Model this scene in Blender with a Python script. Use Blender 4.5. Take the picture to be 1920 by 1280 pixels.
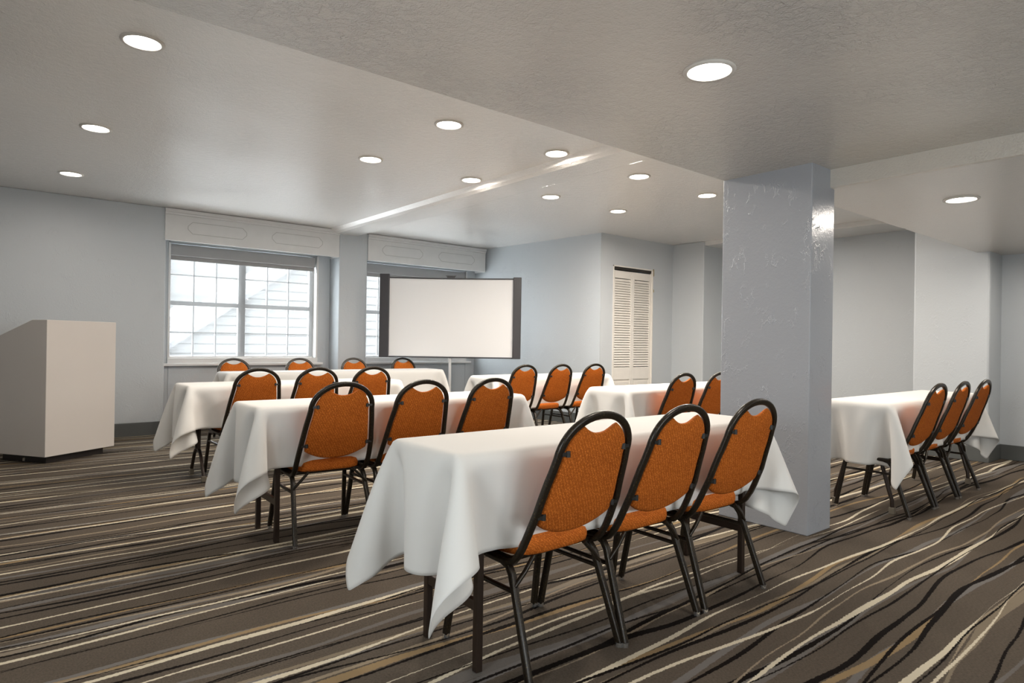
import bpy, bmesh, math
import numpy as np
from mathutils import Matrix, Vector
scene = bpy.context.scene
for _o in list(bpy.data.objects): bpy.data.objects.remove(_o)
COL = scene.collection

SKY = 21.0
EXPO = 0.47
LENS = 14.0
LAMP = 14.0
SPREAD = 176

# ---------------------------------------------------------------- camera
EYE = 1.10
_p, _ro, _ya, _f = 0.0024340, 0.0149258, 0.688327, 1205.5
_F = np.array([math.cos(_p)*math.sin(_ya), math.cos(_p)*math.cos(_ya), math.sin(_p)])
_r = np.array([math.cos(_ya), -math.sin(_ya), 0.0]); _u = np.cross(_r, _F)
_c, _s = math.cos(_ro), math.sin(_ro)
_R = _c*_r+_s*_u; _U = -_s*_r+_c*_u
cam = bpy.data.cameras.new('camera'); camo = bpy.data.objects.new('camera', cam); COL.objects.link(camo)
camo.matrix_world = Matrix(((_R[0], _U[0], -_F[0], 0), (_R[1], _U[1], -_F[1], 0), (_R[2], _U[2], -_F[2], EYE), (0, 0, 0, 1)))
cam.sensor_width = 36; cam.lens = _f/1920*36; cam.clip_start = 0.05; cam.clip_end = 200
scene.camera = camo

# ---------------------------------------------------------------- daylight outside and exposure
world = bpy.data.worlds.new('daylight'); scene.world = world; world.use_nodes = True
_bg = world.node_tree.nodes['Background']; _bg.inputs[0].default_value = (0.92, 0.96, 1.0, 1); _bg.inputs[1].default_value = SKY
vs = scene.view_settings
vs.view_transform = 'Standard'; vs.look = 'None'; vs.gamma = 1.0; vs.exposure = EXPO; vs.use_curve_mapping = False
scene.cycles.use_denoising = True
scene.cycles.max_bounces = 10; scene.cycles.diffuse_bounces = 6; scene.cycles.transparent_max_bounces = 16
scene.cycles.sample_clamp_indirect = 6.0; scene.cycles.caustics_reflective = False; scene.cycles.caustics_refractive = False
def portal(x0, x1, z0, z1, y, c=None, rz=0.0):
    l = bpy.data.lights.new('window_portal', 'AREA'); l.shape = 'RECTANGLE'; l.size = x1-x0; l.size_y = z1-z0
    l.cycles.is_portal = True
    o = bpy.data.objects.new('window_portal', l); COL.objects.link(o)
    o.location = ((x0+x1)/2, y, (z0+z1)/2) if c is None else c; o.rotation_euler = (math.radians(-90), 0, rz)   # faces into the room
portal(1.68, 3.52, 0.85, 2.22, 8.64); portal(4.20, 6.02, 0.85, 2.22, 8.64)
portal(.4, 3.1, 1.0, 1.5, 0, (1.75, -2.66, 1.25), math.pi); portal(.5, 1.3, .75, 1.65, 0, (-1.36, .9, 1.2), math.pi/2)  # portals of the two added windows out of view
# ---------------------------------------------------------------- material helpers
class NT:
    def __init__(s, name):
        s.m = bpy.data.materials.new(name); s.m.use_nodes = True; s.t = s.m.node_tree; s.n = s.t.nodes; s.l = s.t.links
        s.b = s.n['Principled BSDF']; s.out = s.n['Material Output']
    def node(s, ty, **kw):
        n = s.n.new(ty)
        for k, v in kw.items(): setattr(n, k, v)
        return n
    def put(s, sock, v):
        if hasattr(v, 'default_value') or isinstance(v, bpy.types.NodeSocket): s.l.new(v, sock)
        else: sock.default_value = v
    def math(s, op, a, b=0.0, c=None, clamp=False):
        n = s.node('ShaderNodeMath', operation=op, use_clamp=clamp)
        s.put(n.inputs[0], a); s.put(n.inputs[1], b)
        if c is not None: s.put(n.inputs[2], c)
        return n.outputs[0]
    def coord(s, which='Object'):
        return s.node('ShaderNodeTexCoord').outputs[which]
    def mapping(s, v, scale=(1, 1, 1), loc=(0, 0, 0), rot=(0, 0, 0)):
        n = s.node('ShaderNodeMapping'); s.l.new(v, n.inputs[0])
        n.inputs['Scale'].default_value = scale; n.inputs['Location'].default_value = loc; n.inputs['Rotation'].default_value = rot
        return n.outputs[0]
    def noise(s, v, scale, detail=2.0, rough=0.5, out=0, **kw):
        n = s.node('ShaderNodeTexNoise', **kw); s.l.new(v, n.inputs['Vector'])
        n.inputs['Scale'].default_value = scale; n.inputs['Detail'].default_value = detail; n.inputs['Roughness'].default_value = rough
        return n.outputs[out]
    def ramp(s, v, stops):
        n = s.node('ShaderNodeValToRGB'); s.l.new(v, n.inputs[0]); e = n.color_ramp.elements
        e[0].position, e[0].color = stops[0][0], (*stops[0][1], 1)
        e[1].position, e[1].color = stops[-1][0], (*stops[-1][1], 1)
        for p, c in stops[1:-1]:
            q = e.new(p); q.color = (*c, 1)
        return n.outputs[0]
    def mix(s, f, a, b):
        n = s.node('ShaderNodeMix', data_type='RGBA'); s.put(n.inputs[0], f)
        s.put(n.inputs[6], a if not isinstance(a, tuple) else (*a, 1)); s.put(n.inputs[7], b if not isinstance(b, tuple) else (*b, 1))
        return n.outputs[2]
    def bump(s, h, strength, dist=0.01, prev=None):
        n = s.node('ShaderNodeBump'); s.l.new(h, n.inputs['Height']); n.inputs['Strength'].default_value = strength; n.inputs['Distance'].default_value = dist
        if prev is not None: s.l.new(prev, n.inputs['Normal'])
        s.l.new(n.outputs[0], s.b.inputs['Normal']); return n.outputs[0]
    def base(s, col=None, rough=0.5, metal=0.0, spec=0.5):
        if col is not None: s.put(s.b.inputs['Base Color'], (*col, 1) if isinstance(col, tuple) else col)
        s.put(s.b.inputs['Roughness'], rough); s.b.inputs['Metallic'].default_value = metal; s.b.inputs['Specular IOR Level'].default_value = spec
        return s
def simple(name, col, rough=0.5, metal=0.0, spec=0.5, var=0.04, sc=8.0):
    t = NT(name); v = t.coord(); n = t.noise(v, sc, 3)
    c2 = tuple(max(0, x*(1-var*2)) for x in col); c1 = tuple(min(1, x*(1+var)) for x in col)
    t.base(t.mix(n, c2, c1), rough, metal, spec); return t.m

def ceiling_mat(name, col, rough, knock, fine):
    """painted knockdown plaster: flattened islands with crinkled rims over a fine orange peel"""
    t = NT(name); v = t.coord()
    big = t.noise(v, 1.1, 2)
    w = t.noise(v, 22.0, 4, 0.6)
    isl = t.math('SMOOTH_MIN', w, 0.53, 0.02)
    ridge = t.math('ABSOLUTE', t.math('SUBTRACT', t.noise(v, 15.0, 5, 0.65), 0.5))
    rim = t.math('MULTIPLY', t.math('SUBTRACT', 1.0, t.math('MULTIPLY', ridge, 14.0), clamp=True), t.math('MULTIPLY', t.math('SUBTRACT', big, 0.40, clamp=True), 6.0, clamp=True))
    f = t.noise(v, 95.0, 4, 0.65)
    t.base(t.mix(big, tuple(x*0.97 for x in col), col), rough, 0, 0.8)
    t.b.inputs['Coat Weight'].default_value = 1.0; t.b.inputs['Coat Roughness'].default_value = 0.24
    b = t.bump(t.math('ADD', t.math('MULTIPLY', isl, 1.4), t.math('MULTIPLY', rim, 0.7)), knock, 0.009)
    t.bump(f, fine, 0.009, b)
    q = t.node('ShaderNodeBump'); t.l.new(t.math('ADD', f, isl), q.inputs['Height']); q.inputs['Strength'].default_value = 0.40; q.inputs['Distance'].default_value = 0.003
    t.l.new(q.outputs[0], t.b.inputs['Coat Normal'])
    return t.m
def wall_mat(name, col, rough, trowel, spec=0.4):
    t = NT(name); v = t.coord()
    n1 = t.noise(t.mapping(v, (1, 1, 0.5), rot=(0.5, 0.5, 0)), 9.0, 5, 0.65)
    cut = t.math('ABSOLUTE', t.math('SUBTRACT', n1, 0.5))
    ridge = t.math('SUBTRACT', 1.0, t.math('MULTIPLY', cut, 34.0), clamp=True)
    gate = t.math('MULTIPLY', t.math('SUBTRACT', t.noise(v, 7.0, 3), 0.50, clamp=True), 7.0, clamp=True)
    h = t.math('MULTIPLY', ridge, gate)
    f = t.noise(v, 55.0, 4, 0.6)
    t.base(t.mix(t.noise(v, 0.9, 2), tuple(x*0.97 for x in col), col), rough, 0, spec)
    b = t.bump(h, trowel, 0.0035); t.bump(f, 0.4, 0.003, b)
    return t.m

def carpet_mat():
    t = NT('striped_carpet'); v = t.coord()
    sep = t.node('ShaderNodeSeparateXYZ'); t.l.new(v, sep.inputs[0]); X, Y = sep.outputs[0], sep.outputs[1]
    pile = t.noise(v, 260.0, 3, 0.7); heather = t.noise(t.mapping(v, (1.6, 1.0, 1)), 95.0, 4, 0.75); mott = t.noise(v, 2.2, 3)
    col = t.mix(heather, (0.022, 0.0175, 0.013), (0.185, 0.150, 0.115))
    col = t.mix(t.math('MULTIPLY', mott, 0.45), col, (0.050, 0.042, 0.036))
    jag = t.math('MULTIPLY', t.math('SUBTRACT', t.noise(v, 90.0, 1), 0.5), 0.010)
    def layer(col, period, width, colour, seed, amp, opac=1.0, sx=0.55, sy=0.35):
        w = t.noise(t.mapping(v, (sx, sy, 1), (seed*3.7, seed*5.1, 0)), 1.0, 2.0, 0.45)
        y = t.math('ADD', t.math('ADD', Y, jag), t.math('MULTIPLY', t.math('SUBTRACT', w, 0.5), amp))
        u = t.math('DIVIDE', t.math('ADD', y, seed*0.377), period)
        fr = t.math('FRACT', u); d = t.math('MULTIPLY', t.math('ABSOLUTE', t.math('SUBTRACT', fr, 0.5)), period)
        cell = t.math('MULTIPLY', t.math('FLOOR', u), 7.3)
        cv = t.node('ShaderNodeCombineXYZ'); t.l.new(t.math('MULTIPLY', X, 0.9), cv.inputs[0]); t.l.new(cell, cv.inputs[1]); cv.inputs[2].default_value = seed
        wn = t.noise(cv.outputs[0], 1.0, 1.0)
        ww = t.math('MULTIPLY', t.math('SUBTRACT', wn, 0.22, clamp=True), width*2.9)
        m = t.math('MULTIPLY', t.math('SUBTRACT', ww, d), 420.0, clamp=True)
        return t.mix(t.math('MULTIPLY', m, opac), col, colour)
    GREY = (0.165, 0.155, 0.148); TAN = (0.270, 0.190, 0.100); CREAM = (0.56, 0.50, 0.38); BEIGE = (0.270, 0.220, 0.155); BLACK = (0.007, 0.005, 0.004)
    col = layer(col, 0.40, 0.016, GREY, 1.3, 0.30, 0.8)
    col = layer(col, 0.55, 0.022, GREY, 4.9, 0.36, 0.6)
    col = layer(col, 0.50, 0.014, TAN, 2.1, 0.30, 0.9)
    col = layer(col, 0.67, 0.017, BEIGE, 7.7, 0.38, 0.6)
    col = layer(col, 0.25, 0.0095, BLACK, 3.2, 0.28)
    col = layer(col, 0.44, 0.009, BEIGE, 5.6, 0.32, 0.9)
    col = layer(col, 0.39, 0.010, BLACK, 6.4, 0.36)
    col = layer(col, 0.33, 0.0125, CREAM, 8.8, 0.30)
    col = layer(col, 0.61, 0.0135, BLACK, 9.5, 0.40)
    col = layer(col, 0.53, 0.0085, CREAM, 11.3, 0.34)
    col = layer(col, 0.31, 0.0070, BLACK, 13.1, 0.30)
    t.base(col, 0.95, 0, 0.08)
    t.bump(pile, 0.5, 0.004)
    return t.m

def fabric_mat():
    t = NT('orange_upholstery'); v = t.coord()
    a = t.node('ShaderNodeTexVoronoi', feature='DISTANCE_TO_EDGE'); t.l.new(t.mapping(v, (1, 0.6, 1), rot=(0, math.radians(45), 0)), a.inputs['Vector']); a.inputs['Scale'].default_value = 120
    wv = t.node('ShaderNodeTexWave', wave_type='BANDS', bands_direction='DIAGONAL'); t.l.new(v, wv.inputs[0]); wv.inputs['Scale'].default_value = 45; wv.inputs['Distortion'].default_value = 6; wv.inputs['Detail'].default_value = 2; wv.inputs['Detail Scale'].default_value = 3
    g = t.math('MULTIPLY', t.math('MULTIPLY', a.outputs[0], 5.0, clamp=True), wv.outputs['Fac'])
    c = t.mix(g, (0.290, 0.066, 0.008), (0.680, 0.195, 0.030))
    c = t.mix(t.math('MULTIPLY', t.noise(v, 6, 2), 0.4), c, (0.54, 0.138, 0.014))
    t.base(c, 0.80, 0, 0.12)
    t.bump(g, 0.35, 0.002)
    return t.m
def frame_mat():
    t = NT('bronze_hammered_metal'); v = t.coord()
    n = t.noise(v, 170, 3, 0.7)
    c = t.ramp(n, [(0.42, (0.013, 0.009, 0.006)), (0.60, (0.020, 0.014, 0.008)), (0.72, (0.12, 0.085, 0.03))])
    t.base(c, 0.33, 0.3, 0.5); t.bump(n, 0.12, 0.001)
    return t.m
def cloth_mat():
    t = NT('white_table_linen'); v = t.coord()
    n = t.noise(v, 1.6, 3)
    t.base(t.mix(n, (0.69, 0.675, 0.65), (0.72, 0.71, 0.685)), 0.85, 0, 0.2)
    t.b.inputs['Sheen Weight'].default_value = 0.1
    t.bump(t.noise(v, 700, 2), 0.10, 0.001)
    return t.m
def emit_mat(name, col, s):
    t = NT(name); t.b.inputs['Base Color'].default_value = (*col, 1)
    t.b.inputs['Emission Color'].default_value = (*col, 1); t.b.inputs['Emission Strength'].default_value = s
    return t.m
def shade_mat():
    """screen-weave roller shade: part open holes, part translucent cloth"""
    t = NT('roller_shade_cloth'); v = t.coord()
    tr = t.node('ShaderNodeBsdfTransparent'); tr.inputs[0].default_value = (1, 1, 1, 1)
    tl = t.node('ShaderNodeBsdfTranslucent'); df = t.node('ShaderNodeBsdfDiffuse')
    w = t.noise(t.mapping(v, (2, 1, 160)), 3.0, 2)
    t.l.new(t.mix(w, (0.09, 0.09, 0.09), (0.12, 0.12, 0.12)), tl.inputs[0]); df.inputs[0].default_value = (0.16, 0.16, 0.16, 1)
    m1 = t.node('ShaderNodeMixShader'); m1.inputs[0].default_value = 0.35; t.l.new(tl.outputs[0], m1.inputs[1]); t.l.new(df.outputs[0], m1.inputs[2])
    m2 = t.node('ShaderNodeMixShader'); m2.inputs[0].default_value = 0.60; t.l.new(m1.outputs[0], m2.inputs[1]); t.l.new(tr.outputs[0], m2.inputs[2])
    t.l.new(m2.outputs[0], t.out.inputs[0]); return t.m
def glass_mat():
    t = NT('window_glass'); v = t.coord(); n = t.noise(v, 3, 1)
    tr = t.node('ShaderNodeBsdfTransparent'); t.l.new(t.mix(n, (0.95, 0.97, 0.96), (0.97, 0.98, 0.98)), tr.inputs[0])
    gl = t.node('ShaderNodeBsdfGlossy'); gl.inputs['Roughness'].default_value = 0.02
    m = t.node('ShaderNodeMixShader'); m.inputs[0].default_value = 0.06; t.l.new(tr.outputs[0], m.inputs[1]); t.l.new(gl.outputs[0], m.inputs[2])
    t.l.new(m.outputs[0], t.out.inputs[0]); return t.m
def siding_mat(name, face, gap, step):
    t = NT(name); v = t.coord()
    sep = t.node('ShaderNodeSeparateXYZ'); t.l.new(v, sep.inputs[0])
    fr = t.math('FRACT', t.math('DIVIDE', sep.outputs[2], step))
    m = t.math('GREATER_THAN', fr, 0.86)
    t.base(t.mix(m, face, gap), 0.7); return t.m

M = dict(
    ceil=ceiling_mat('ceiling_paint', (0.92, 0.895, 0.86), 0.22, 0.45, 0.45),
    soffit=ceiling_mat('soffit_paint_shaded', (0.60, 0.555, 0.50), 0.22, 0.8, 0.6),  # darker copy of the ceiling paint, standing in for less daylight here
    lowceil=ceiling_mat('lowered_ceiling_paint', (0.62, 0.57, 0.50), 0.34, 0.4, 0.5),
    wall=wall_mat('wall_paint', (0.485, 0.515, 0.54), 0.50, 0.45),
    pillar=wall_mat('pillar_paint', (0.35, 0.365, 0.395), 0.26, 0.6, 0.5),
    trimw=simple('white_trim_paint', (0.66, 0.66, 0.655), 0.45),
    groove=simple('grey_line_paint', (0.42, 0.42, 0.41), 0.5),
    base=simple('grey_rubber_base', (0.085, 0.09, 0.088), 0.5),
    carpet=carpet_mat(), fabric=fabric_mat(), frame=frame_mat(), cloth=cloth_mat(),
    tableleg=simple('dark_brown_steel', (0.030, 0.018, 0.012), 0.4, 0.3),
    tabletop=simple('brown_laminate', (0.16, 0.09, 0.05), 0.5),
    foot=simple('grey_brown_plastic', (0.16, 0.135, 0.10), 0.5),
    chrome=simple('chrome_glide', (0.65, 0.64, 0.62), 0.15, 0.9),
    clip=simple('black_plastic', (0.012, 0.011, 0.010), 0.4),
    podium=simple('beige_laminate', (0.60, 0.555, 0.515), 0.42, var=0.02, sc=2),
    plinth=simple('black_plinth_laminate', (0.018, 0.014, 0.013), 0.35),
    screen=simple('matte_white_screen', (0.76, 0.765, 0.775), 0.9, var=0.01, sc=1),
    screenbar=simple('black_screen_case', (0.040, 0.038, 0.042), 0.35),
    pole=simple('pale_grey_metal', (0.62, 0.62, 0.62), 0.3, 0.3),
    lens=emit_mat('lamp_lens', (1.0, 0.95, 0.87), LENS),
    ring=simple('white_lamp_trim', (0.62, 0.59, 0.55), 0.35),
    glass=glass_mat(), shade=shade_mat(), cassette=simple('grey_shade_case', (0.33, 0.33, 0.33), 0.55),
    muntin=simple('white_window_vinyl', (0.70, 0.70, 0.70), 0.45), door=simple('white_door_paint', (0.74, 0.71, 0.66), 0.4),
    dark=simple('dark_gap_metal', (0.02, 0.016, 0.012), 0.5), siding=siding_mat('pale_lap_siding', (0.066,)*3, (0.018,)*3, .20), siding_far=siding_mat('far_lap_siding', (0.078,)*3, (0.066,)*3, .8), backdrop=simple('white_backdrop_paint', (0.3, 0.3, 0.3), 0.7), roof=simple('grey_roof_shingle', (0.07, 0.07, 0.075), 0.8),
    grass=simple('outdoor_ground', (0.35, 0.36, 0.33), 0.9), brass=simple('brass_hinge', (0.45, 0.36, 0.2), 0.35, 0.8),
)

# ---------------------------------------------------------------- mesh helpers
class MB:
    def __init__(s): s.v = []; s.f = []; s.sm = []
    def add(s, vs, fs, smooth=False):
        o = len(s.v); s.v += [tuple(map(float, q)) for q in vs]; s.f += [tuple(o+i for i in f) for f in fs]; s.sm += [smooth]*len(fs); return s
    def box(s, x0, x1, y0, y1, z0, z1):
        vs = [(x, y, z) for x in (x0, x1) for y in (y0, y1) for z in (z0, z1)]
        return s.add(vs, [(0, 1, 3, 2), (4, 6, 7, 5), (0, 4, 5, 1), (2, 3, 7, 6), (0, 2, 6, 4), (1, 5, 7, 3)])
    def prism(s, poly, z0, z1):
        n = len(poly); vs = [(x, y, z0) for x, y in poly]+[(x, y, z1) for x, y in poly]
        return s.add(vs, [tuple(range(n-1, -1, -1)), tuple(range(n, 2*n))]+[(i, (i+1) % n, n+(i+1) % n, n+i) for i in range(n)])
    def extr(s, poly, axis, a0, a1, smooth=False):
        """polygon in the two other axes (in xyz order) drawn out along axis"""
        def P(u, v, a):
            return {0: (a, u, v), 1: (u, a, v), 2: (u, v, a)}[axis]
        n = len(poly); vs = [P(u, v, a0) for u, v in poly]+[P(u, v, a1) for u, v in poly]
        return s.add(vs, [tuple(range(n-1, -1, -1)), tuple(range(n, 2*n))]+[(i, (i+1) % n, n+(i+1) % n, n+i) for i in range(n)], smooth)
    def loops(s, rings, cap0=True, cap1=True, smooth=True, closed=True):
        n = len(rings[0]); vs = [p for r in rings for p in r]; fs = []
        for k in range(len(rings)-1):
            for i in range(n if closed else n-1):
                j = (i+1) % n; fs.append((k*n+i, k*n+j, (k+1)*n+j, (k+1)*n+i))
        if cap0: fs.append(tuple(range(n-1, -1, -1)))
        if cap1: fs.append(tuple(range((len(rings)-1)*n, len(rings)*n)))
        return s.add(vs, fs, smooth)
    def sweep(s, path, w, h, hint=(0, 1, 0), round_=0.35, seg=3):
        """rounded rectangular tube w x h along path; h lies along the transported hint"""
        P = [np.array(p, float) for p in path]; n = len(P)
        prof = []
        r = round_*min(w, h)
        for cx, cy, a0 in ((w/2-r, h/2-r, 0), (-w/2+r, h/2-r, 90), (-w/2+r, -h/2+r, 180), (w/2-r, -h/2+r, 270)):
            for k in range(seg+1):
                a = math.radians(a0+90*k/seg); prof.append((cx+r*math.cos(a), cy+r*math.sin(a)))
        rings = []; N = np.array(hint, float)
        for i in range(n):
            t = (P[min(i+1, n-1)]-P[max(i-1, 0)]); t /= np.linalg.norm(t)
            N = N-(N@t)*t; N /= np.linalg.norm(N); B = np.cross(t, N)
            k = 1.0
            if 0 < i < n-1:
                a = P[i]-P[i-1]; b = P[i+1]-P[i]; a /= np.linalg.norm(a); b /= np.linalg.norm(b)
                k = 1/max(0.8, math.sqrt(max(1e-6, (1+a@b)/2)))
            rings.append([tuple(P[i]+B*x+N*y) for x, y in prof])
        return s.loops(rings)
    def cyl(s, x, y, z0, z1, r, seg=16, r1=None):
        r1 = r if r1 is None else r1
        R = lambda z, q: [(x+q*math.cos(2*math.pi*i/seg), y+q*math.sin(2*math.pi*i/seg), z) for i in range(seg)]
        return s.loops([R(z0, r), R(z1, r1)])
    def build(s, name, mat, parent=None, bevel=0.0, kind=None, label=None, loc=None, rz=0.0, auto=True):
        me = bpy.data.meshes.new(name); me.from_pydata(s.v, [], s.f); me.polygons.foreach_set('use_smooth', s.sm); me.update()
        bm = bmesh.new(); bm.from_mesh(me); bmesh.ops.recalc_face_normals(bm, faces=bm.faces); bm.to_mesh(me); bm.free()
        if auto and any(s.sm): me.set_sharp_from_angle(angle=math.radians(50))
        me.materials.append(M[mat]); o = bpy.data.objects.new(name, me); COL.objects.link(o)
        if parent is not None: o.parent = parent
        if bevel:
            b = o.modifiers.new('bevel', 'BEVEL'); b.width = bevel; b.segments = 2; b.limit_method = 'ANGLE'
        if kind: o['kind'] = kind
        if label: o['label'] = label
        if loc is not None: o.location = loc
        o.rotation_euler = (0, 0, rz)
        return o
def thing(name, label, cat, loc=(0, 0, 0), rz=0.0, group=None):
    o = bpy.data.objects.new(name, None); COL.objects.link(o); o.location = loc; o.rotation_euler = (0, 0, rz); o.empty_display_size = 0.1
    o['label'] = label; o['category'] = cat
    if group: o['group'] = group
    return o
def tag(o, label, cat, group=None):
    o['label'] = label; o['category'] = cat
    if group: o['group'] = group
    return o
def copy_tree(o, parent=None, kids=None):
    c = o.copy(); COL.objects.link(c); c.parent = parent
    for ch in kids[o.name]: copy_tree(ch, c, kids)
    return c
def kids_of(root):
    k = {}
    def go(o):
        k[o.name] = list(o.children)
        for c in o.children: go(c)
    go(root); return k
def box(name, b, mat, parent=None, bevel=0.0, kind=None):
    return MB().box(*b).build(name, mat, parent, bevel, kind)
S = 'structure'

# ---------------------------------------------------------------- the room
CZ = 2.588
box('floor', (-1.3, 8.7, -2.6, 8.75, -0.08, 0.0), 'carpet', kind=S)
box('ceiling', (-1.3, 8.0, 1.95, 8.75, CZ, CZ+0.15), 'ceil', kind=S)
# near soffit, with its lamps, and the lower ceiling beyond the step beside the pillar
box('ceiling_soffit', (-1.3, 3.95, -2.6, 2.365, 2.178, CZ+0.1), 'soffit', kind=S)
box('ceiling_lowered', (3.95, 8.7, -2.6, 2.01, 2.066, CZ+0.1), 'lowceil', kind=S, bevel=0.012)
# shallow beam across the main ceiling, running to the pier between the windows
MB().extr([(3.54, CZ+0.02), (3.60, 2.55), (3.65, 2.535), (3.95, 2.535), (3.97, 2.54), (3.985, CZ+0.02)], 1, 2.2, 8.22).build('ceiling_beam', 'ceil', kind=S, bevel=0.01)
# window wall, with two bays set back under the pelmets
WY = 8.48
w = MB()
w.box(-1.3, 1.60, 8.20, 8.75, 0, CZ); w.box(3.70, 4.11, 8.19, 8.75, 0, CZ)
for x0, x1, o0, o1 in ((1.60, 3.70, 1.695, 3.515), (4.11, 6.18, 4.20, 6.0)):
    w.box(x0, o0, WY, 8.75, 0, CZ); w.box(o1, x1, WY, 8.75, 0, CZ); w.box(o0, o1, WY, 8.75, 0, 0.83); w.box(o0, o1, WY, 8.75, 2.235, CZ)
w.build('wall_window', 'wall', kind=S, bevel=0.008)
MB().prism([(6.18, 8.75), (6.18, 8.2), (6.345, 5.872), (6.50, 5.995), (6.50, 8.75)], 0, CZ).build('wall_side', 'wall', kind=S)
# closet wall with the opening of the louvred door
w = MB(); w.prism([(6.345, 5.87), (6.60, 5.87), (6.60, 6.0), (6.50, 6.0)], 0, CZ); w.box(7.43, 7.9, 5.87, 6.0, 0, CZ); w.box(6.60, 7.43, 5.87, 6.0, 2.165, CZ)
w.box(6.52, 7.88, 6.5, 6.6, 0, CZ)
w.build('wall_closet', 'wall', kind=S)
w = MB(); w.box(7.90, 8.65, 5.335, 6.6, 0, CZ); w.build('wall_corner', 'wall', kind=S, bevel=0.012)
box('wall_far', (8.55, 8.75, 1.9, 5.36, 0, CZ), 'wall', kind=S)
box('ceiling_alcove', (7.92, 8.75, 2.0, 5.36, 2.528, CZ+0.1), 'trimw', kind=S, bevel=0.006)
box('wall_bump', (7.60, 8.65, 1.89, 2.56, 0, CZ), 'wall', kind=S, bevel=0.02)
box('wall_right', (7.99, 8.2, -2.6, 1.90, 0, CZ), 'wall', kind=S)
# unseen sides of the room, with two windows added to light the near side
w = MB(); w.box(-1.4, -1.2, 1.3, 8.3, 0, CZ); w.box(-1.4, -1.2, -2.6, .5, 0, CZ); w.box(-1.4, -1.2, .5, 1.3, 0, .75); w.box(-1.4, -1.2, .5, 1.3, 1.65, CZ); w.build('wall_left', 'wall', kind=S)
w = MB(); w.box(-1.3, .4, -2.7, -2.5, 0, CZ); w.box(3.1, 8.2, -2.7, -2.5, 0, CZ); w.box(.4, 3.1, -2.7, -2.5, 0, 1.0); w.box(.4, 3.1, -2.7, -2.5, 1.5, CZ); w.build('wall_back', 'wall', kind=S)
r = bpy.data.objects.new('window_3', None); COL.objects.link(r); r['kind'] = S
f = MB()
for y in (.53, 1.27): f.box(-1.33, -1.27, y-.03, y+.03, .75, 1.65)
for z in (.78, 1.62): f.box(-1.33, -1.27, .5, 1.3, z-.03, z+.03)
f.build('window_frame', 'muntin', r); MB().box(-1.303, -1.299, .51, 1.29, .76, 1.64).build('pane', 'glass', r)
r = bpy.data.objects.new('window_4', None); COL.objects.link(r); r['kind'] = S
f = MB()
for x in (.43, 1.75, 3.07): f.box(x-.03, x+.03, -2.63, -2.57, 1.0, 1.5)
for z in (1.03, 1.47): f.box(.4, 3.1, -2.63, -2.57, z-.03, z+.03)
f.build('window_frame', 'muntin', r); MB().box(.41, 3.09, -2.603, -2.599, 1.01, 1.49).build('pane', 'glass', r)
box('wall_pillar', (3.72, 4.01, 1.79, 2.375, 0, 2.30), 'pillar', kind=S, bevel=0.006)
# grey rubber base along the walls
def skirt(name, x0, x1, y0, y1): box(name, (x0, x1, y0, y1, 0, 0.15), 'base', kind=S, bevel=0.004)
skirt('baseboard_window', -1.2, 1.60, 8.188, 8.202); skirt('baseboard_bay', 1.60, 3.70, WY-.012, WY+.002); skirt('baseboard_bay_far', 4.11, 6.17, WY-.012, WY+.002)
skirt('baseboard_pier', 3.69, 4.12, 8.178, 8.192)
MB().prism([(6.165, 8.3), (6.168, 8.2), (6.333, 5.858), (6.36, 5.858), (6.2, 8.3)], 0, 0.15).build('baseboard_side', 'base', kind=S)
skirt('baseboard_closet', 7.45, 7.9, 5.858, 5.872); skirt('baseboard_corner', 7.888, 7.902, 5.33, 5.86); skirt('baseboard_alcove', 7.89, 8.55, 5.323, 5.337)
skirt('baseboard_far', 8.538, 8.552, 2.5, 5.33); skirt('baseboard_bump', 7.588, 7.602, 1.88, 2.56); skirt('baseboard_return', 7.59, 7.98, 1.878, 1.892); skirt('baseboard_right', 7.978, 7.992, -2.5, 1.89)

# pelmets: a white board with two routed long-octagon outlines and a crown strip
def pelmet(x0, x1, label):
    r = thing('window_pelmet', label, 'pelmet', ((x0+x1)/2, 8.19, 2.22), 0, 'painted pelmets over the two windows')
    hw = (x1-x0)/2
    b = MB().box(-hw, hw, -.010, .012, 0.0, 0.362); b.box(-hw, hw, .012, .28, .340, .362); b.box(hw-.018, hw, .012, .26, 0, .34); b.build('board', 'trimw', r, 0.004)
    MB().extr([(-.010, .295), (-.020, .300), (-.022, .318), (-.034, .328), (-.036, .362), (-.010, .362)], 0, -hw, hw).build('crown_strip', 'trimw', r)
    for cx in (-hw*.46, hw*.46):
        a, h, c = .33, .068, .05
        oct_ = [(-a, -h+c), (-a+c, -h), (a-c, -h), (a, -h+c), (a, h-c), (a-c, h), (-a+c, h), (-a, h-c)]
        pts = [(cx+x, -.0115, .165+z) for x, z in oct_]; pts.append(pts[0])
        m = MB()
        for p, q in zip(pts, pts[1:]): m.sweep([p, q], .005, .003, (0, 1, 0), .3, 1)
        m.build('routed_outline', 'groove', r)
pelmet(1.585, 3.695, 'white painted pelmet over the window nearest the podium')
pelmet(4.115, 6.16, 'white painted pelmet over the window behind the projection screen')

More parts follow.
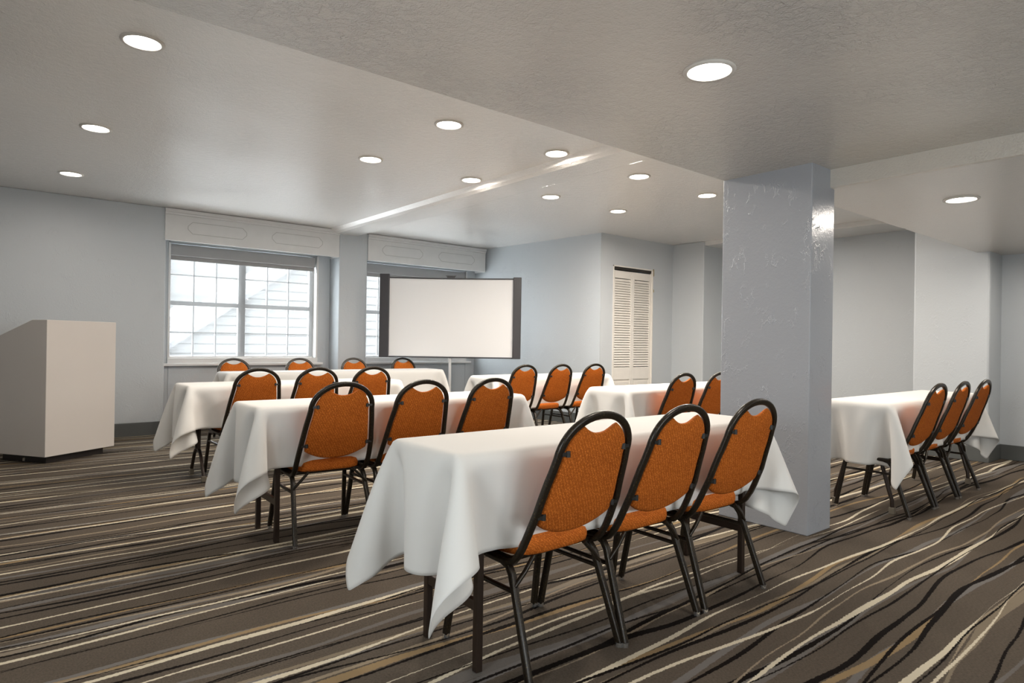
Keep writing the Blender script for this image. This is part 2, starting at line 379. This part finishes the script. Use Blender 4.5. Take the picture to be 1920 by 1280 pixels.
# windows: frame, meeting rail, muntins, panes, sill
def window(n, x0, x1, centre):
    z0, z1 = 0.85, 2.235; y = 8.60
    r = bpy.data.objects.new('window_%d' % n, None); COL.objects.link(r); r['kind'] = S
    f = MB(); f.box(x0, x1, y-.03, y+.03, z0, z0+.035); f.box(x0, x1, y-.03, y+.03, z1-.035, z1); f.box(x0, x0+.035, y-.03, y+.03, z0, z1); f.box(x1-.075, x1, y-.03, y+.03, z0, z1)
    f.box(centre-.045, centre+.045, y-.03, y+.03, z0, z1)
    f.build('window_frame', 'muntin', r, .004)
    MB().box(x0, x1, y-.028, y+.028, 1.495, 1.55).build('meeting_rail', 'muntin', r, .003)
    m = MB()
    for a, b in ((x0+.035, centre-.045), (centre+.045, x1-.075)):
        for k in (1, 2): q = a+(b-a)*k/3; m.box(q-.009, q+.009, y-.012, y+.012, z0, z1)
    for z in (1.17, 1.865): m.box(x0, x1, y-.012, y+.012, z-.009, z+.009)
    m.build('muntins', 'muntin', r)
    MB().box(x0+.01, x1-.01, y-.002, y+.002, z0+.01, z1-.01).build('pane', 'glass', r)
    c = MB(); c.box(x0-.012, x0+.012, WY-.012, y, z0-.02, z1); c.box(x1-.012, x1+.012, WY-.012, y, z0-.02, z1); c.box(x0-.012, x1+.012, WY-.02, y, z0-.06, z0+.01)
    c.build('window_casing', 'trimw', r, .003)
    s = MB().box(x0-.07, x1+.07, WY-.075, WY+.06, .768, .800); s.build('window_sill', 'trimw', r, .006)
window(1, 1.695, 3.515, 2.555); window(2, 4.20, 6.0, 5.06)
def shade(x0, x1, label):
    r = thing('roller_shade', label, 'window shade', ((x0+x1)/2, WY+.045, .86), 0, 'roller shades drawn over the windows')
    hw = (x1-x0)/2
    c = MB().box(-hw-.004, hw+.004, -.055, .03, 1.225, 1.362); c.build('cassette', 'cassette', r, .01)
    MB().box(-hw, hw, -.002, .0, .01, 1.23).build('cloth', 'shade', r)
    MB().box(-hw, hw, -.010, .006, -.01, .02).build('bottom_bar', 'muntin', r, .003)
    MB().box(-hw, hw, -.012, -.003, 1.175, 1.226).build('hem_band', 'cassette', r)
shade(1.705, 3.475, 'roller shade drawn over the window nearest the podium')
shade(4.215, 5.97, 'roller shade mostly hidden behind the projection screen')

# the closet's louvred bifold door
d = bpy.data.objects.new('door_1', None); COL.objects.link(d); d['kind'] = S; d.location = (6.60, 5.885, 0)
for k in range(2):
    x0 = .010+k*.406; x1 = x0+.404
    m = MB(); zt, zm, zl = 2.115, .82, .62
    m.box(x0, x0+.036, 0, .03, .02, zt); m.box(x1-.036, x1, 0, .03, .02, zt)
    for q0, q1 in ((zt-.10, zt), (zl, zm-.03), (.02, .16)): m.box(x0+.036, x1-.036, .001, .029, q0, q1)
    m.box(x0+.036, x1-.036, .012, .020, .16, zl); m.box(x0+.062, x1-.062, .005, .0125, .19, zl-.03)
    lf = m.build('door_leaf', 'door', d, .002)
    q = MB(); z = zm
    while z < zt-.11:
        q.extr([(.002, z-.019), (.006, z-.021), (.030, z+.013), (.026, z+.015)], 0, x0+.0362, x1-.0362); z += .0335
    q.build('louvre_slats', 'door', lf)
MB().box(0, .83, .002, .03, 2.13, 2.165).build('door_track', 'dark', d)
c = MB(); c.box(-.014, 0, -.024, .03, 0, 2.18); c.box(.822, .836, -.024, .03, 0, 2.18); c.box(-.014, .836, -.024, -.008, 2.165, 2.18); c.build('door_casing', 'door', d)
m = MB(); m.box(.838, .850, -.028, -.016, 2.09, 2.19); m.box(.838, .85, -.028, -.016, 1.86, 1.90); m.build('door_hinge', 'brass', d)

# what shows through the shades: lap-sided neighbouring houses
h = thing('neighbour_house', 'lap-sided gable house seen faintly through the first window shade', 'house', (8.5, 14.5, -2.0))
MB().extr([(-5.9, 0), (-5.9, 2.70), (0, 6.98), (4.6, 3.6), (4.6, 0)], 1, 0, 3).build('siding_wall', 'siding', h)
for a, b in (((-6.5, 2.25), (0, 6.98)), ((0, 6.98), (5.0, 3.3))):
    MB().extr([(a[0], a[1]), (b[0], b[1]), (b[0], b[1]+.12), (a[0], a[1]+.12)], 1, -.3, 3.2).build('roof_slope', 'roof', h)
h = thing('neighbour_house', 'long pale house added behind the gable house to cover the bright sky', 'house', (12.5, 24, -3.0))  # added to keep the open sky from showing blank white
MB().box(-10.5, 10.5, 0, 5, 0, 7.7).build('siding_wall', 'siding_far', h); MB().extr([(-.4, 7.6), (5.4, 7.6), (2.5, 8.6)], 0, -10.9, 10.9).build('roof_slope', 'roof', h)
h = thing('bright_backdrop', 'small white gabled shed standing in for a bright patch low in the first window', 'backdrop', (3.98, 18, -2.0))  # added stand-in for the bright patch that shows through the shade
MB().extr([(-.40, 0), (-.40, 3.60), (-.02, 3.95), (.36, 3.60), (.36, 0)], 1, 0, 1.2).build('backdrop_wall', 'backdrop', h)

# ---------------------------------------------------------------- recessed lamps
def lamp_proto():
    r = thing('recessed_light', '', 'ceiling light')
    def R(q, z, n=40): return [(q*math.cos(2*math.pi*i/n), q*math.sin(2*math.pi*i/n), z) for i in range(n)]
    MB().loops([R(.100, .0), R(.101, -.004), R(.096, -.009), R(.084, -.009), R(.079, -.003), R(.079, .004)], False, False).build('trim_ring', 'ring', r)
    MB().loops([R(.080, -.001), R(.060, -.003), R(.03, -.004), R(.005, -.0045)], True, True).build('lens', 'lens', r)
    l = bpy.data.lights.new('recessed_lamp', 'AREA'); l.shape = 'DISK'; l.size = .13; l.energy = LAMP; l.color = (1.0, 0.91, 0.81); l.spread = math.radians(SPREAD)
    lo = bpy.data.objects.new('lamp_glow', l); COL.objects.link(lo); lo.location = (0, 0, -.013); lo.parent = r
    return r
LP = [(.60, 3.69, CZ, 'large recessed ceiling light in the upper corner above the podium side'), (.60, 5.43, CZ, 'second recessed ceiling light from the window in the row over the podium side'), (.60, 7.11, CZ, 'recessed ceiling light nearest the window wall, high above the podium'),
      (2.44, 3.68, CZ, 'largest round ceiling light on the main ceiling left of the beam'), (2.43, 4.81, CZ, 'round ceiling light above the first window, smallest of the central lights before the beam'),
      (3.44, 3.67, CZ, 'round ceiling light close beside the beam near the soffit edge'), (3.43, 4.79, CZ, 'round ceiling light close beside the beam, farther from the soffit edge'),
      (4.45, 3.68, CZ, 'round ceiling light just past the beam beside the soffit edge'), (4.42, 4.79, CZ, 'round ceiling light just past the beam, on the screen side'),
      (5.50, 3.69, CZ, 'round ceiling light peeking out right beside the pillar top'), (5.44, 4.79, CZ, 'round ceiling light in front of the closet wall'),
      (2.18, 1.46, 2.178, 'big round light set in the near soffit above the closest table'), (4.83, 1.36, 2.066, 'round light in the low ceiling behind the pillar, above the separate table'),
      ]
UNSEEN = [(7.0, 1.30, 2.066), (7.0, -.9, 2.066), (4.83, -.9, 2.066), (2.18, -.9, 2.178), (.1, -.9, 2.178), (6.6, 3.69, CZ)]  # lamps added for brightness; the first is inferred from the lit wall
# per-lamp energy factors, made up to balance brightness across the room
LAMP_GAIN = [.50, .42, .38, 1, 1, 1, 1.05, 1.2, 1.4, 1.6, 2.0, .45, .7,  .6, .7, .6, .5, .4, 1.6]
lp = lamp_proto(); K = kids_of(lp); scaled_lamp = {}; base_lamp = [c for c in lp.children if c.type == 'LIGHT'][0].data.copy()
for i, (x, y, z, lab) in enumerate(LP+[(a, b, c, 'unseen recessed light brightening the room from beyond the edge of the picture') for a, b, c in UNSEEN]):
    o = lp if i == 0 else copy_tree(lp, None, K)
    f = LAMP_GAIN[i]
    if f not in scaled_lamp: scaled_lamp[f] = base_lamp.copy(); scaled_lamp[f].energy = LAMP*f
    for c in o.children:
        if c.type == 'LIGHT': c.data = scaled_lamp[f]
    o.location = (x, y, z); o['label'] = lab; o['group'] = 'round recessed ceiling lights' if i < len(LP) else 'recessed ceiling lights out of view'

# ---------------------------------------------------------------- podium
pu = math.atan2(.561, .827)
pd = thing('podium', 'tall beige laminate podium with sloped top on black plinth', 'podium', (.42, 6.77, 0), pu)
MB().extr([(0, .062), (.62, .062), (.62, 1.075), (.17, 1.24), (0, 1.24)], 0, 0, .677).build('cabinet', 'podium', pd, .004)
MB().box(.05, .60, .05, .56, 0, .064).build('plinth', 'plinth', pd)
m = MB(); m.cyl(.047, .30, .008, .035, .013, 12); m.build('caster', 'chrome', pd)

# ---------------------------------------------------------------- projection screen
ps = thing('projection_screen', 'white tripod projection screen with black side bars before the window', 'projection screen', (4.87, 7.24, 0), -_ya)
W2 = .955
sag = lambda x: .014*(1-(x/W2)**2)
m = MB(); n = 24; pts = [(-W2+.10+(2*W2-.20)*i/n) for i in range(n+1)]
fr_ = [[(x, .0, .905), (x, .0, 1.955-sag(x)*.6), (x, .006, 1.955-sag(x)*.6), (x, .006, .905)] for x in pts]
m.loops(fr_); m.build('screen_fabric', 'screen', ps)
for sx, w_ in ((-1, .13), (1, .11)):
    x0 = sx*W2; MB().box(min(x0, x0-sx*w_), max(x0, x0-sx*w_), -.03, .035, .885, 2.010 if sx < 0 else 1.985).build('side_bar', 'screenbar', ps, .008)
m = MB(); m.sweep([(x, -.006, 1.965-sag(x)*.6) for x in pts], .014, .018, (0, 0, 1)); m.build('top_rail', 'screenbar', ps)
MB().box(-W2+.1, W2-.1, -.014, .014, .885, .903).build('bottom_rail', 'screenbar', ps, .003)
m = MB(); m.extr([(-.055, 1.955), (.055, 1.955), (.055, 1.985), (.075, 2.0), (-.075, 2.0), (-.055, 1.985)], 1, .012, .045); m.build('carry_handle', 'screenbar', ps)
m = MB(); m.cyl(0, .03, .30, 1.97, .014); m.build('pole_inner', 'pole', ps)
m = MB(); m.cyl(0, .03, .12, .86, .020); m.cyl(0, .03, .84, .88, .026); m.build('pole', 'pole', ps)
for k in range(3):
    a = math.radians(90+120*k); q = MB(); q.sweep([(0+.02*math.cos(a), .03+.02*math.sin(a), .42), (.36*math.cos(a), .03+.36*math.sin(a), .02)], .022, .012, (0, 0, 1)); q.box(.36*math.cos(a)-.02, .36*math.cos(a)+.02, .03+.36*math.sin(a)-.02, .03+.36*math.sin(a)+.02, 0, .022)
    q.build('leg', 'pole', ps)

# ---------------------------------------------------------------- banquet chair
ZY = [(.36, .115), (.39, .088), (.43, .062), (.47, .042), (.51, .024), (.55, .006), (.63, -.020), (.68, -.040), (.765, -.068), (.90, -.106)]
def yb(z): return float(np.interp(z, [a for a, _ in ZY], [b for _, b in ZY]))
ZX = [(.36, .205), (.45, .205), (.55, .197), (.65, .184), (.73, .171)]
def chair_proto():
    r = thing('banquet_chair', '', 'chair')
    # back frame: one bent tube, under the seat, up, over in an arch and down again
    side = []
    for y, z in ((.34, .368), (.20, .362), (.14, .362), (.108, .372)): side.append((.203, y, z))
    for z in (.395, .43, .47, .51, .55, .60, .65, .69, .73): side.append((float(np.interp(z, [a for a, _ in ZX], [b for _, b in ZX])), yb(z), z))
    arch = []
    for k in range(1, 24):
        a = math.pi*k/24; z = .73+.138*math.sin(a)**.92; arch.append((.171*math.cos(a), yb(z), z))
    path = side+arch+[(-x, y, z) for x, y, z in reversed(side)]
    MB().sweep(path, .021, .027, (1, 0, 0)).build('back_frame', 'frame', r)
    # backrest pad, with the dipped top edge under the hand hole
    out = []
    n = 15
    for k in range(n+1):                                       # bottom curve
        x = -.172+.344*k/n; out.append((x, .452+.050*(abs(x)/.172)**2.2))
    for z in (.53, .58, .63, .68, .72): out.append((float(np.interp(z, [a for a, _ in ZX], [b for _, b in ZX]))-.021, z))
    for a in (6, 15, 24, 33, 42, 50, 58): out.append((.153*math.cos(math.radians(a)), .73+.124*math.sin(math.radians(a))))
    top = [(.064, .825), (.046, .816), (.028, .810), (.010, .807), (-.010, .807), (-.028, .810), (-.046, .816), (-.064, .825)]
    half = [p for p in out[n+1:]]
    out = out+top+[(-x, z) for x, z in reversed(half)]
    cx, cz = 0.0, .64
    def ring(k, dy): return [(cx+(x-cx)*k, yb(cz+(z-cz)*k)+dy, cz+(z-cz)*k) for x, z in out]
    MB().loops([ring(.55, -.009), ring(.93, -.009), ring(.985, -.006), ring(1, .0), ring(1.0, .006), ring(.965, .015), ring(.87, .024), ring(.6, .034), ring(.2, .038)]).build('backrest', 'fabric', r)
    for sx in (-1, 1):
        for z in (.748, .535):
            xw = float(np.interp(z, [a for a, _ in ZX], [b for _, b in ZX])) if z < .74 else .166
            m = MB(); y = yb(z)
            m.box(min(sx*xw, sx*(xw-.026)), max(sx*xw, sx*(xw-.026)), y-.013, y-.007, z-.006, z+.006); m.cyl(sx*(xw-.028), y-.010, z-.010, z+.010, .008, 10)
            m.build('backrest_clip', 'clip', r)
    # seat cushion
    o = []
    for k in range(48):
        a = 2*math.pi*k/48; c, s_ = math.cos(a), math.sin(a); e = .42
        x = abs(c)**e*(1 if c >= 0 else -1); y = abs(s_)**e*(1 if s_ >= 0 else -1)
        o.append((x*(.198+.012*y), .290+y*.203))
    def sr(k, z): return [(x*k, .3+(y-.3)*k, z) for x, y in o]
    MB().loops([sr(.6, .378), sr(.93, .376), sr(.985, .382), sr(1.0, .395), sr(1.0, .412), sr(.975, .427), sr(.90, .438), sr(.7, .447), sr(.35, .451), sr(.05, .452)]).build('seat', 'fabric', r)
    m = MB()
    for sx in (-1, 1):
        m.sweep([(sx*.185, .13, .368), (sx*.185, .46, .368)], .018, .018, (0, 0, 1)); m.sweep([(sx*.125, .095, .378), (sx*.168, .09, .335), (sx*.209, .095, .292)], .013, .016, (0, 1, 0))
    m.sweep([(-.19, .14, .368), (.19, .14, .368)], .018, .018, (0, 0, 1)); m.sweep([(-.19, .44, .368), (.19, .44, .368)], .018, .018, (0, 0, 1))
    m.build('seat_frame', 'frame', r)
    for sx in (-1, 1):
        lg = MB().sweep([(sx*.196, .26, .362), (sx*.199, .17, .360), (sx*.202, .135, .350), (sx*.204, .115, .325), (sx*.2225, .004, .014)], .024, .023, (1, 0, 0), .22).build('leg', 'frame', r)
        MB().cyl(sx*.2225, .003, 0, .016, .0135, 12).build('glide', 'chrome', lg)
        lg = MB().sweep([(sx*.198, .30, .352), (sx*.204, .385, .352), (sx*.206, .405, .34), (sx*.207, .412, .31), (sx*.2235, .462, .014)], .024, .023, (1, 0, 0), .22).build('leg', 'frame', r)
        MB().cyl(sx*.2235, .462, 0, .016, .0135, 12).build('glide', 'chrome', lg)
        MB().sweep([(sx*.207, .097, .272), (sx*.208, .414, .276)], .014, .018, (1, 0, 0)).build('stretcher', 'frame', r)
    return r
ch0 = chair_proto(); KC = kids_of(ch0); used = [False]
def chair(x, y, deg, label, group):
    """x, y: midpoint between the two rear feet; deg 0 faces the windows"""
    o = ch0 if not used[0] else copy_tree(ch0, None, KC); used[0] = True
    o.location = (x, y, 0); o.rotation_euler = (0, 0, math.radians(deg)); o['label'] = label; o['group'] = group

# ---------------------------------------------------------------- draped table linen
def drape(L, W, top, over, boxes, seed=0, fence=(), h=0.030, frames=480, iters=8, shift=(0.0, 0.0), mu=0.35):
    """A rectangular cloth of table L x W plus overhang over=(left,right,front,back), dropped over a table top at height top.
    boxes: solids (x0,x1,y0,y1,z0,z1) the cloth lies against. Returns points (nx,ny,3)."""
    rng = np.random.default_rng(seed)
    l, r, f, b = over
    nx = int(round((L+l+r)/h))+1; ny = int(round((W+f+b)/h))+1
    xs = np.linspace(-L/2-l, L/2+r, nx); ys = np.linspace(-W/2-f, W/2+b, ny)
    P = np.zeros((nx, ny, 3)); P[..., 0] = xs[:, None]; P[..., 1] = ys[None, :]; P[..., 2] = top+0.004
    hx, hy = xs[1]-xs[0], ys[1]-ys[0]
    out = np.maximum(np.abs(P[..., 0])-L/2, 0)+np.maximum(np.abs(P[..., 1])-W/2, 0)
    lx, ly = P[..., 0].copy(), P[..., 1].copy()
    P[..., 2] -= 0.25*out
    ph = rng.uniform(0, 6.28, 6)
    P[..., 2] += 0.15*np.minimum(out, 0.2)*(np.sin(lx*7+ph[0])+np.sin(ly*9+ph[1])+np.sin((lx+ly)*11+ph[2]))*0.6
    V = np.zeros_like(P)
    pin = (np.abs(lx) <= L/2+.001)&(np.abs(ly) <= W/2+.001); P0 = P[pin].copy()     # the cloth lies still on the top
    c = []
    def pairs(di, dj, d, k):
        # coloured so that no point is in two pairs of one colour
        step = 2*max(abs(di), 1) if di else 2*abs(dj)
        span = di if di else dj
        for p in range(0, 2*span, span):
            for q in range(span):
                if di:
                    ii = np.arange(p+q, nx-di, 2*span)
                    if dj >= 0: A = (ii, slice(0, ny-dj)); B = (ii+di, slice(dj, ny))
                    else: A = (ii, slice(-dj, ny)); B = (ii+di, slice(0, ny+dj))
                    A = (slice(p+q, nx-di, 2*span), A[1]); B = (slice(p+q+di, nx, 2*span), B[1])
                else:
                    A = (slice(None), slice(p+q, ny-dj, 2*span)); B = (slice(None), slice(p+q+dj, ny, 2*span))
                n0 = P[A].shape[:2]; n1 = P[B].shape[:2]
                if n0[0] == 0 or n0[1] == 0: continue
                assert n0 == n1, (n0, n1, di, dj, p, q)
                c.append((A, B, d, k))
    pairs(1, 0, hx, 1.0); pairs(0, 1, hy, 1.0)
    dg = float(np.hypot(hx, hy)); pairs(1, 1, dg, 0.95); pairs(1, -1, dg, 0.95)
    pairs(2, 0, 2*hx, 0.065); pairs(0, 2, 2*hy, 0.065); pairs(2, 2, 2*dg, 0.03); pairs(2, -2, 2*dg, 0.03)
    pairs(4, 0, 4*hx, 0.010); pairs(0, 4, 4*hy, 0.010)
    dt = 1/130.
    t = 0.006; 
    solids = [(-L/2+.004, L/2-.004, -W/2+.004, W/2-.004, top-0.05, top-.004)]+list(boxes)
    corr = np.zeros_like(P)
    def collide(P, Q, fr):
        for (x0, x1, y0, y1, z0, z1) in solids:
            m = (P[..., 0] > x0-t)&(P[..., 0] < x1+t)&(P[..., 1] > y0-t)&(P[..., 1] < y1+t)&(P[..., 2] > z0-t)&(P[..., 2] < z1+t)
            if not m.any(): continue
            p = P[m]; q = Q[m]
            D = np.stack([p[:, 0]-(x0-t), (x1+t)-p[:, 0], p[:, 1]-(y0-t), (y1+t)-p[:, 1], (z1+t)-p[:, 2]], 1)
            D[:, 4] *= 0.8
            k = D.argmin(1); p_in = p.copy()
            top_hit = k == 4
            p[k == 0, 0] = x0-t; p[k == 1, 0] = x1+t; p[k == 2, 1] = y0-t; p[k == 3, 1] = y1+t; p[top_hit, 2] = z1+t
            corr[m] += p-p_in
            # friction: hold the sideways slide
            g = p-q
            g[top_hit, 2] = 0; p[top_hit] -= mu*g[top_hit]
            g2 = p-q; s = ~top_hit; g2[:, 2] *= 0.5; g2[k < 2, 0] = 0; g2[(k == 2)|(k == 3), 1] = 0
            p[s] -= 0.15*g2[s]
            P[m] = p
        for (x0, x1, y, side, z1) in fence:            # seat backs: the cloth stays on the table's side of them
            m = (P[..., 0] > x0)&(P[..., 0] < x1)&(P[..., 2] < z1)&(side*P[..., 1] > side*y)
            if fr > frames*0.4:
                g = np.clip(side*(P[..., 1][m]-y), 0, 0.0008)*side; P[..., 1][m] -= g; Q[..., 1][m] = P[..., 1][m]
        P[..., 2] = np.maximum(P[..., 2], 0.012)
    for fr in range(frames):
        V[..., 2] -= 9.8*dt
        V *= 0.985 if fr < frames*0.6 else 0.96
        V[pin] = 0; sp = np.sqrt((V*V).sum(-1, keepdims=True)); V *= np.minimum(1, 2.0/(sp+1e-9))
        Q = P.copy(); corr[:] = 0
        P += V*dt
        for it in range(iters):
            for A, B, d, k in c:
                a = P[A]; b_ = P[B]
                v = b_-a; n = np.sqrt((v*v).sum(-1, keepdims=True))+1e-9
                e = (n-d)/n
                if k < 0.2: e = np.minimum(e, 0)      # bending: push apart only
                v *= 0.5*k*e
                P[A] = a+v; P[B] = b_-v
            P[pin] = P0
            if it % 3 == 2 or it == iters-1: collide(P, Q, fr); P[pin] = P0
        V = (P-Q-corr)/dt
    return P

def cloth(P, L, loc, rz, label, kl=.8, kr=.6):
    nx, ny, _ = P.shape; P = P.copy(); hl = L/2
    for s_, k in ((-1, kl), (1, kr)):                          # how far each end swings out
        m = s_*P[..., 0] > hl; P[..., 0][m] = s_*(hl+(s_*P[..., 0][m]-hl)*k)
    for s_ in (-1, 1):
        m = s_*P[..., 1] > .229; P[..., 1][m] = s_*(.229+(s_*P[..., 1][m]-.229)*.8)
    f = [(i*ny+j, (i+1)*ny+j, (i+1)*ny+j+1, i*ny+j+1) for i in range(nx-1) for j in range(ny-1)]
    me = bpy.data.meshes.new('tablecloth'); me.from_pydata(P.reshape(-1, 3).tolist(), [], f); me.polygons.foreach_set('use_smooth', [True]*len(f)); me.materials.append(M['cloth'])
    o = bpy.data.objects.new('tablecloth', me); COL.objects.link(o); o.location = loc; o.rotation_euler = (0, 0, rz)
    b = o.modifiers.new('smooth', 'SUBSURF'); b.levels = b.render_levels = 1
    s = o.modifiers.new('hem', 'SOLIDIFY'); s.thickness = .0012; s.offset = 0
    tag(o, label, 'tablecloth', 'white tablecloths')
def table(L, kind, loc, rz, label, ends=(1, 1)):
    W = .457; r = thing('folding_table', label, 'table', (loc[0], loc[1], 0), rz, 'narrow folding tables under white cloths')
    MB().prism([(-L/2+.10, -W/2+.03), (L/2-.10, -W/2+.03), (L/2-.03, -W/2+.10), (L/2-.03, W/2-.10), (L/2-.10, W/2-.03), (-L/2+.10, W/2-.03), (-L/2+.03, W/2-.10), (-L/2+.03, -W/2+.10)], .700, .727).build('tabletop', 'tabletop', r, .005)
    for e in (-1, 1):
        x = e*(L/2-.13)
        if kind == 'straight':
            for y in (-.165, .155):
                MB().box(x-.013, x+.013, y-.013, y+.013, 0, .705).build('leg', 'tableleg', r, .003)
            MB().box(x-.010, x+.010, -.155, .145, .20, .235).build('crossbar', 'tableleg', r, .002)
            MB().box(x-.012, x+.012, -.16, .15, .68, .705).build('leg_bracket', 'tableleg', r)
        else:
            z0 = .21 if kind == 'pedestal' else .42
            for y in (-.03, .03):
                MB().sweep([(x, y, .705), (x, y, z0)], .026, .026, (1, 0, 0), .5).build('post', 'tableleg', r)
            for s_ in (-1, 1):
                lg = MB().sweep([(x, s_*.015, z0+.02), (x, s_*.055, z0+.012), (x, s_*.10, z0-.03), (x, s_*.165, z0*.35), (x, s_*.182, z0*.22), (x, s_*.185, .02)], .026, .026, (1, 0, 0), .5).build('leg', 'tableleg', r)
                MB().box(x-.016, x+.016, s_*.185-.018, s_*.185+.018, 0, .045).build('foot_cap', 'foot', lg, .004)
            MB().box(x-.02, x+.02, -.12, .12, .69, .705).build('leg_bracket', 'tableleg', r)
    return r
def solids(L):
    return [(e*(L/2-.13)-.035, e*(L/2-.13)+.035, y-.035, y+.035, 0, .68) for e in (-1, 1) for y in (-.165, .155)]
def fence(xs, cx, back=False):
    """the tucked-in seats hold the cloth back: (x0, x1, y, side, top)"""
    s = 1 if back else -1
    return [(x-cx-.205, x-cx+.205, s*.226, s, .52) for x in xs]
ROW = [
    # name, X0, X1, Yc, leg type, chair Xs, chair degs, seed, overhang l,r,f,b
    ('closest', 1.165, 2.995, 1.880, 'straight', (1.585, 2.045, 2.540), (1.5, 0, -1), 1, (.42, .42, .315, .35)),
    ('second', 1.115, 2.945, 3.650, 'straight', (1.505, 1.995, 2.495), (-3, 0, 1), 2, (.42, .42, .315, .35)),
    ('third', 1.190, 3.020, 5.490, 'pedestal', (1.64, 2.12, 2.61), (2, -1, 0), 3, (.42, .42, .315, .34)),
    ('middle_right', 3.93, 5.76, 3.560, 'straight', (4.39, 4.90), (0, 1), 5, (.40, .40, .33, .34)),
    ('far_right', 4.10, 5.93, 5.500, 'straight', (4.36, 4.88, 5.41), (0, 1, -1), 6, (.40, .40, .33, .34)),
    ('near_right', 4.56, 6.39, 1.875, 'wishbone', (4.84, 5.33, 5.83), (0, 1, 0), 8, (.40, .42, .33, .34)),
]
TL = {
 'closest': ('narrow table in the front, closest to the camera, before the pillar', 'white cloth over the closest front table, corner fold hanging low', 'orange-backed banquet chair at the closest front table'),
 'second': ('narrow table directly behind the closest one, second of the podium-side tables', 'white cloth over the second table back, between closest table and third', 'orange-backed banquet chair at the second podium-side table'),
 'third': ('narrow table third back on the podium side, on wishbone steel legs', 'white cloth over the third table back, end pointing at the podium', 'orange-backed banquet chair at the third podium-side table'),
 'middle_right': ('narrow table just behind the pillar, partly hidden by it', 'white cloth with split corner fold on the table just behind the pillar', 'orange-backed chair at the table behind the pillar'),
 'far_right': ('narrow table before the bare wall beside the projection screen', 'white cloth on the far table beside the projection screen wall', 'orange-backed banquet chair at the far table beside the screen'),
 'near_right': ('separate narrow table to the right of the pillar', 'white cloth on the separate table right of the pillar', 'orange chair seen edge-on at the table past the pillar'),
}
ORD = {3: ('podium-side end', 'the middle of three', 'end away from podium'), 2: ('fully visible one', 'half hidden by the pillar')}
# how far the cloth ends swing out (left end, right end)
SWING = {'closest': (.9, .85), 'second': (.85, .5), 'third': (.9, .45), 'near_right': (.45, .95), 'middle_right': (.5, .6), 'far_right': (.6, .5)}
RZ = {'closest': -1.0, 'second': -1.0}
for nm, x0, x1, yc, kind, xs, degs, seed, over in ROW:
    cx = (x0+x1)/2; L = x1-x0
    tl, cl, hl = TL[nm]
    rz = math.radians(RZ.get(nm, 0))
    table(L, kind, (cx, yc), rz, tl)
    P = drape(L, .457, .738, over, solids(L), seed, fence(xs, cx))
    cloth(P, L, (cx, yc, 0), rz, cl, *SWING.get(nm, (.8, .6)))
    yo = {'near_right': -.315}.get(nm, -.342)
    for x, dg, w_ in zip(xs, degs, ORD[len(xs)]):
        chair(x, yc+yo+(x-cx)*math.tan(rz), dg, hl+', '+w_, 'chairs at the %s table' % nm.replace('_', ' '))
# the long table under the windows: its chairs stand on the window side
x0, x1, yc = 1.98, 4.66, 7.28; cx = (x0+x1)/2; xs = (2.22, 2.99, 3.70, 4.42)
table(x1-x0, 'straight', (cx, yc), 0, 'long table under the windows, farthest from the camera')
cloth(drape(x1-x0, .457, .738, (.36, .36, .38, .34), solids(x1-x0), 11, fence(xs, cx, True)), x1-x0, (cx, yc, 0), 0, 'long white cloth on the farthest table under the windows')
for x, w_ in zip(xs, ('nearest the podium', 'before the first window, second from the podium', 'in front of the pier between the windows', 'under the projection screen')):
    chair(x, yc+.342, 180, 'chair back peeking over the window-side table, '+w_, 'chairs behind the window table')
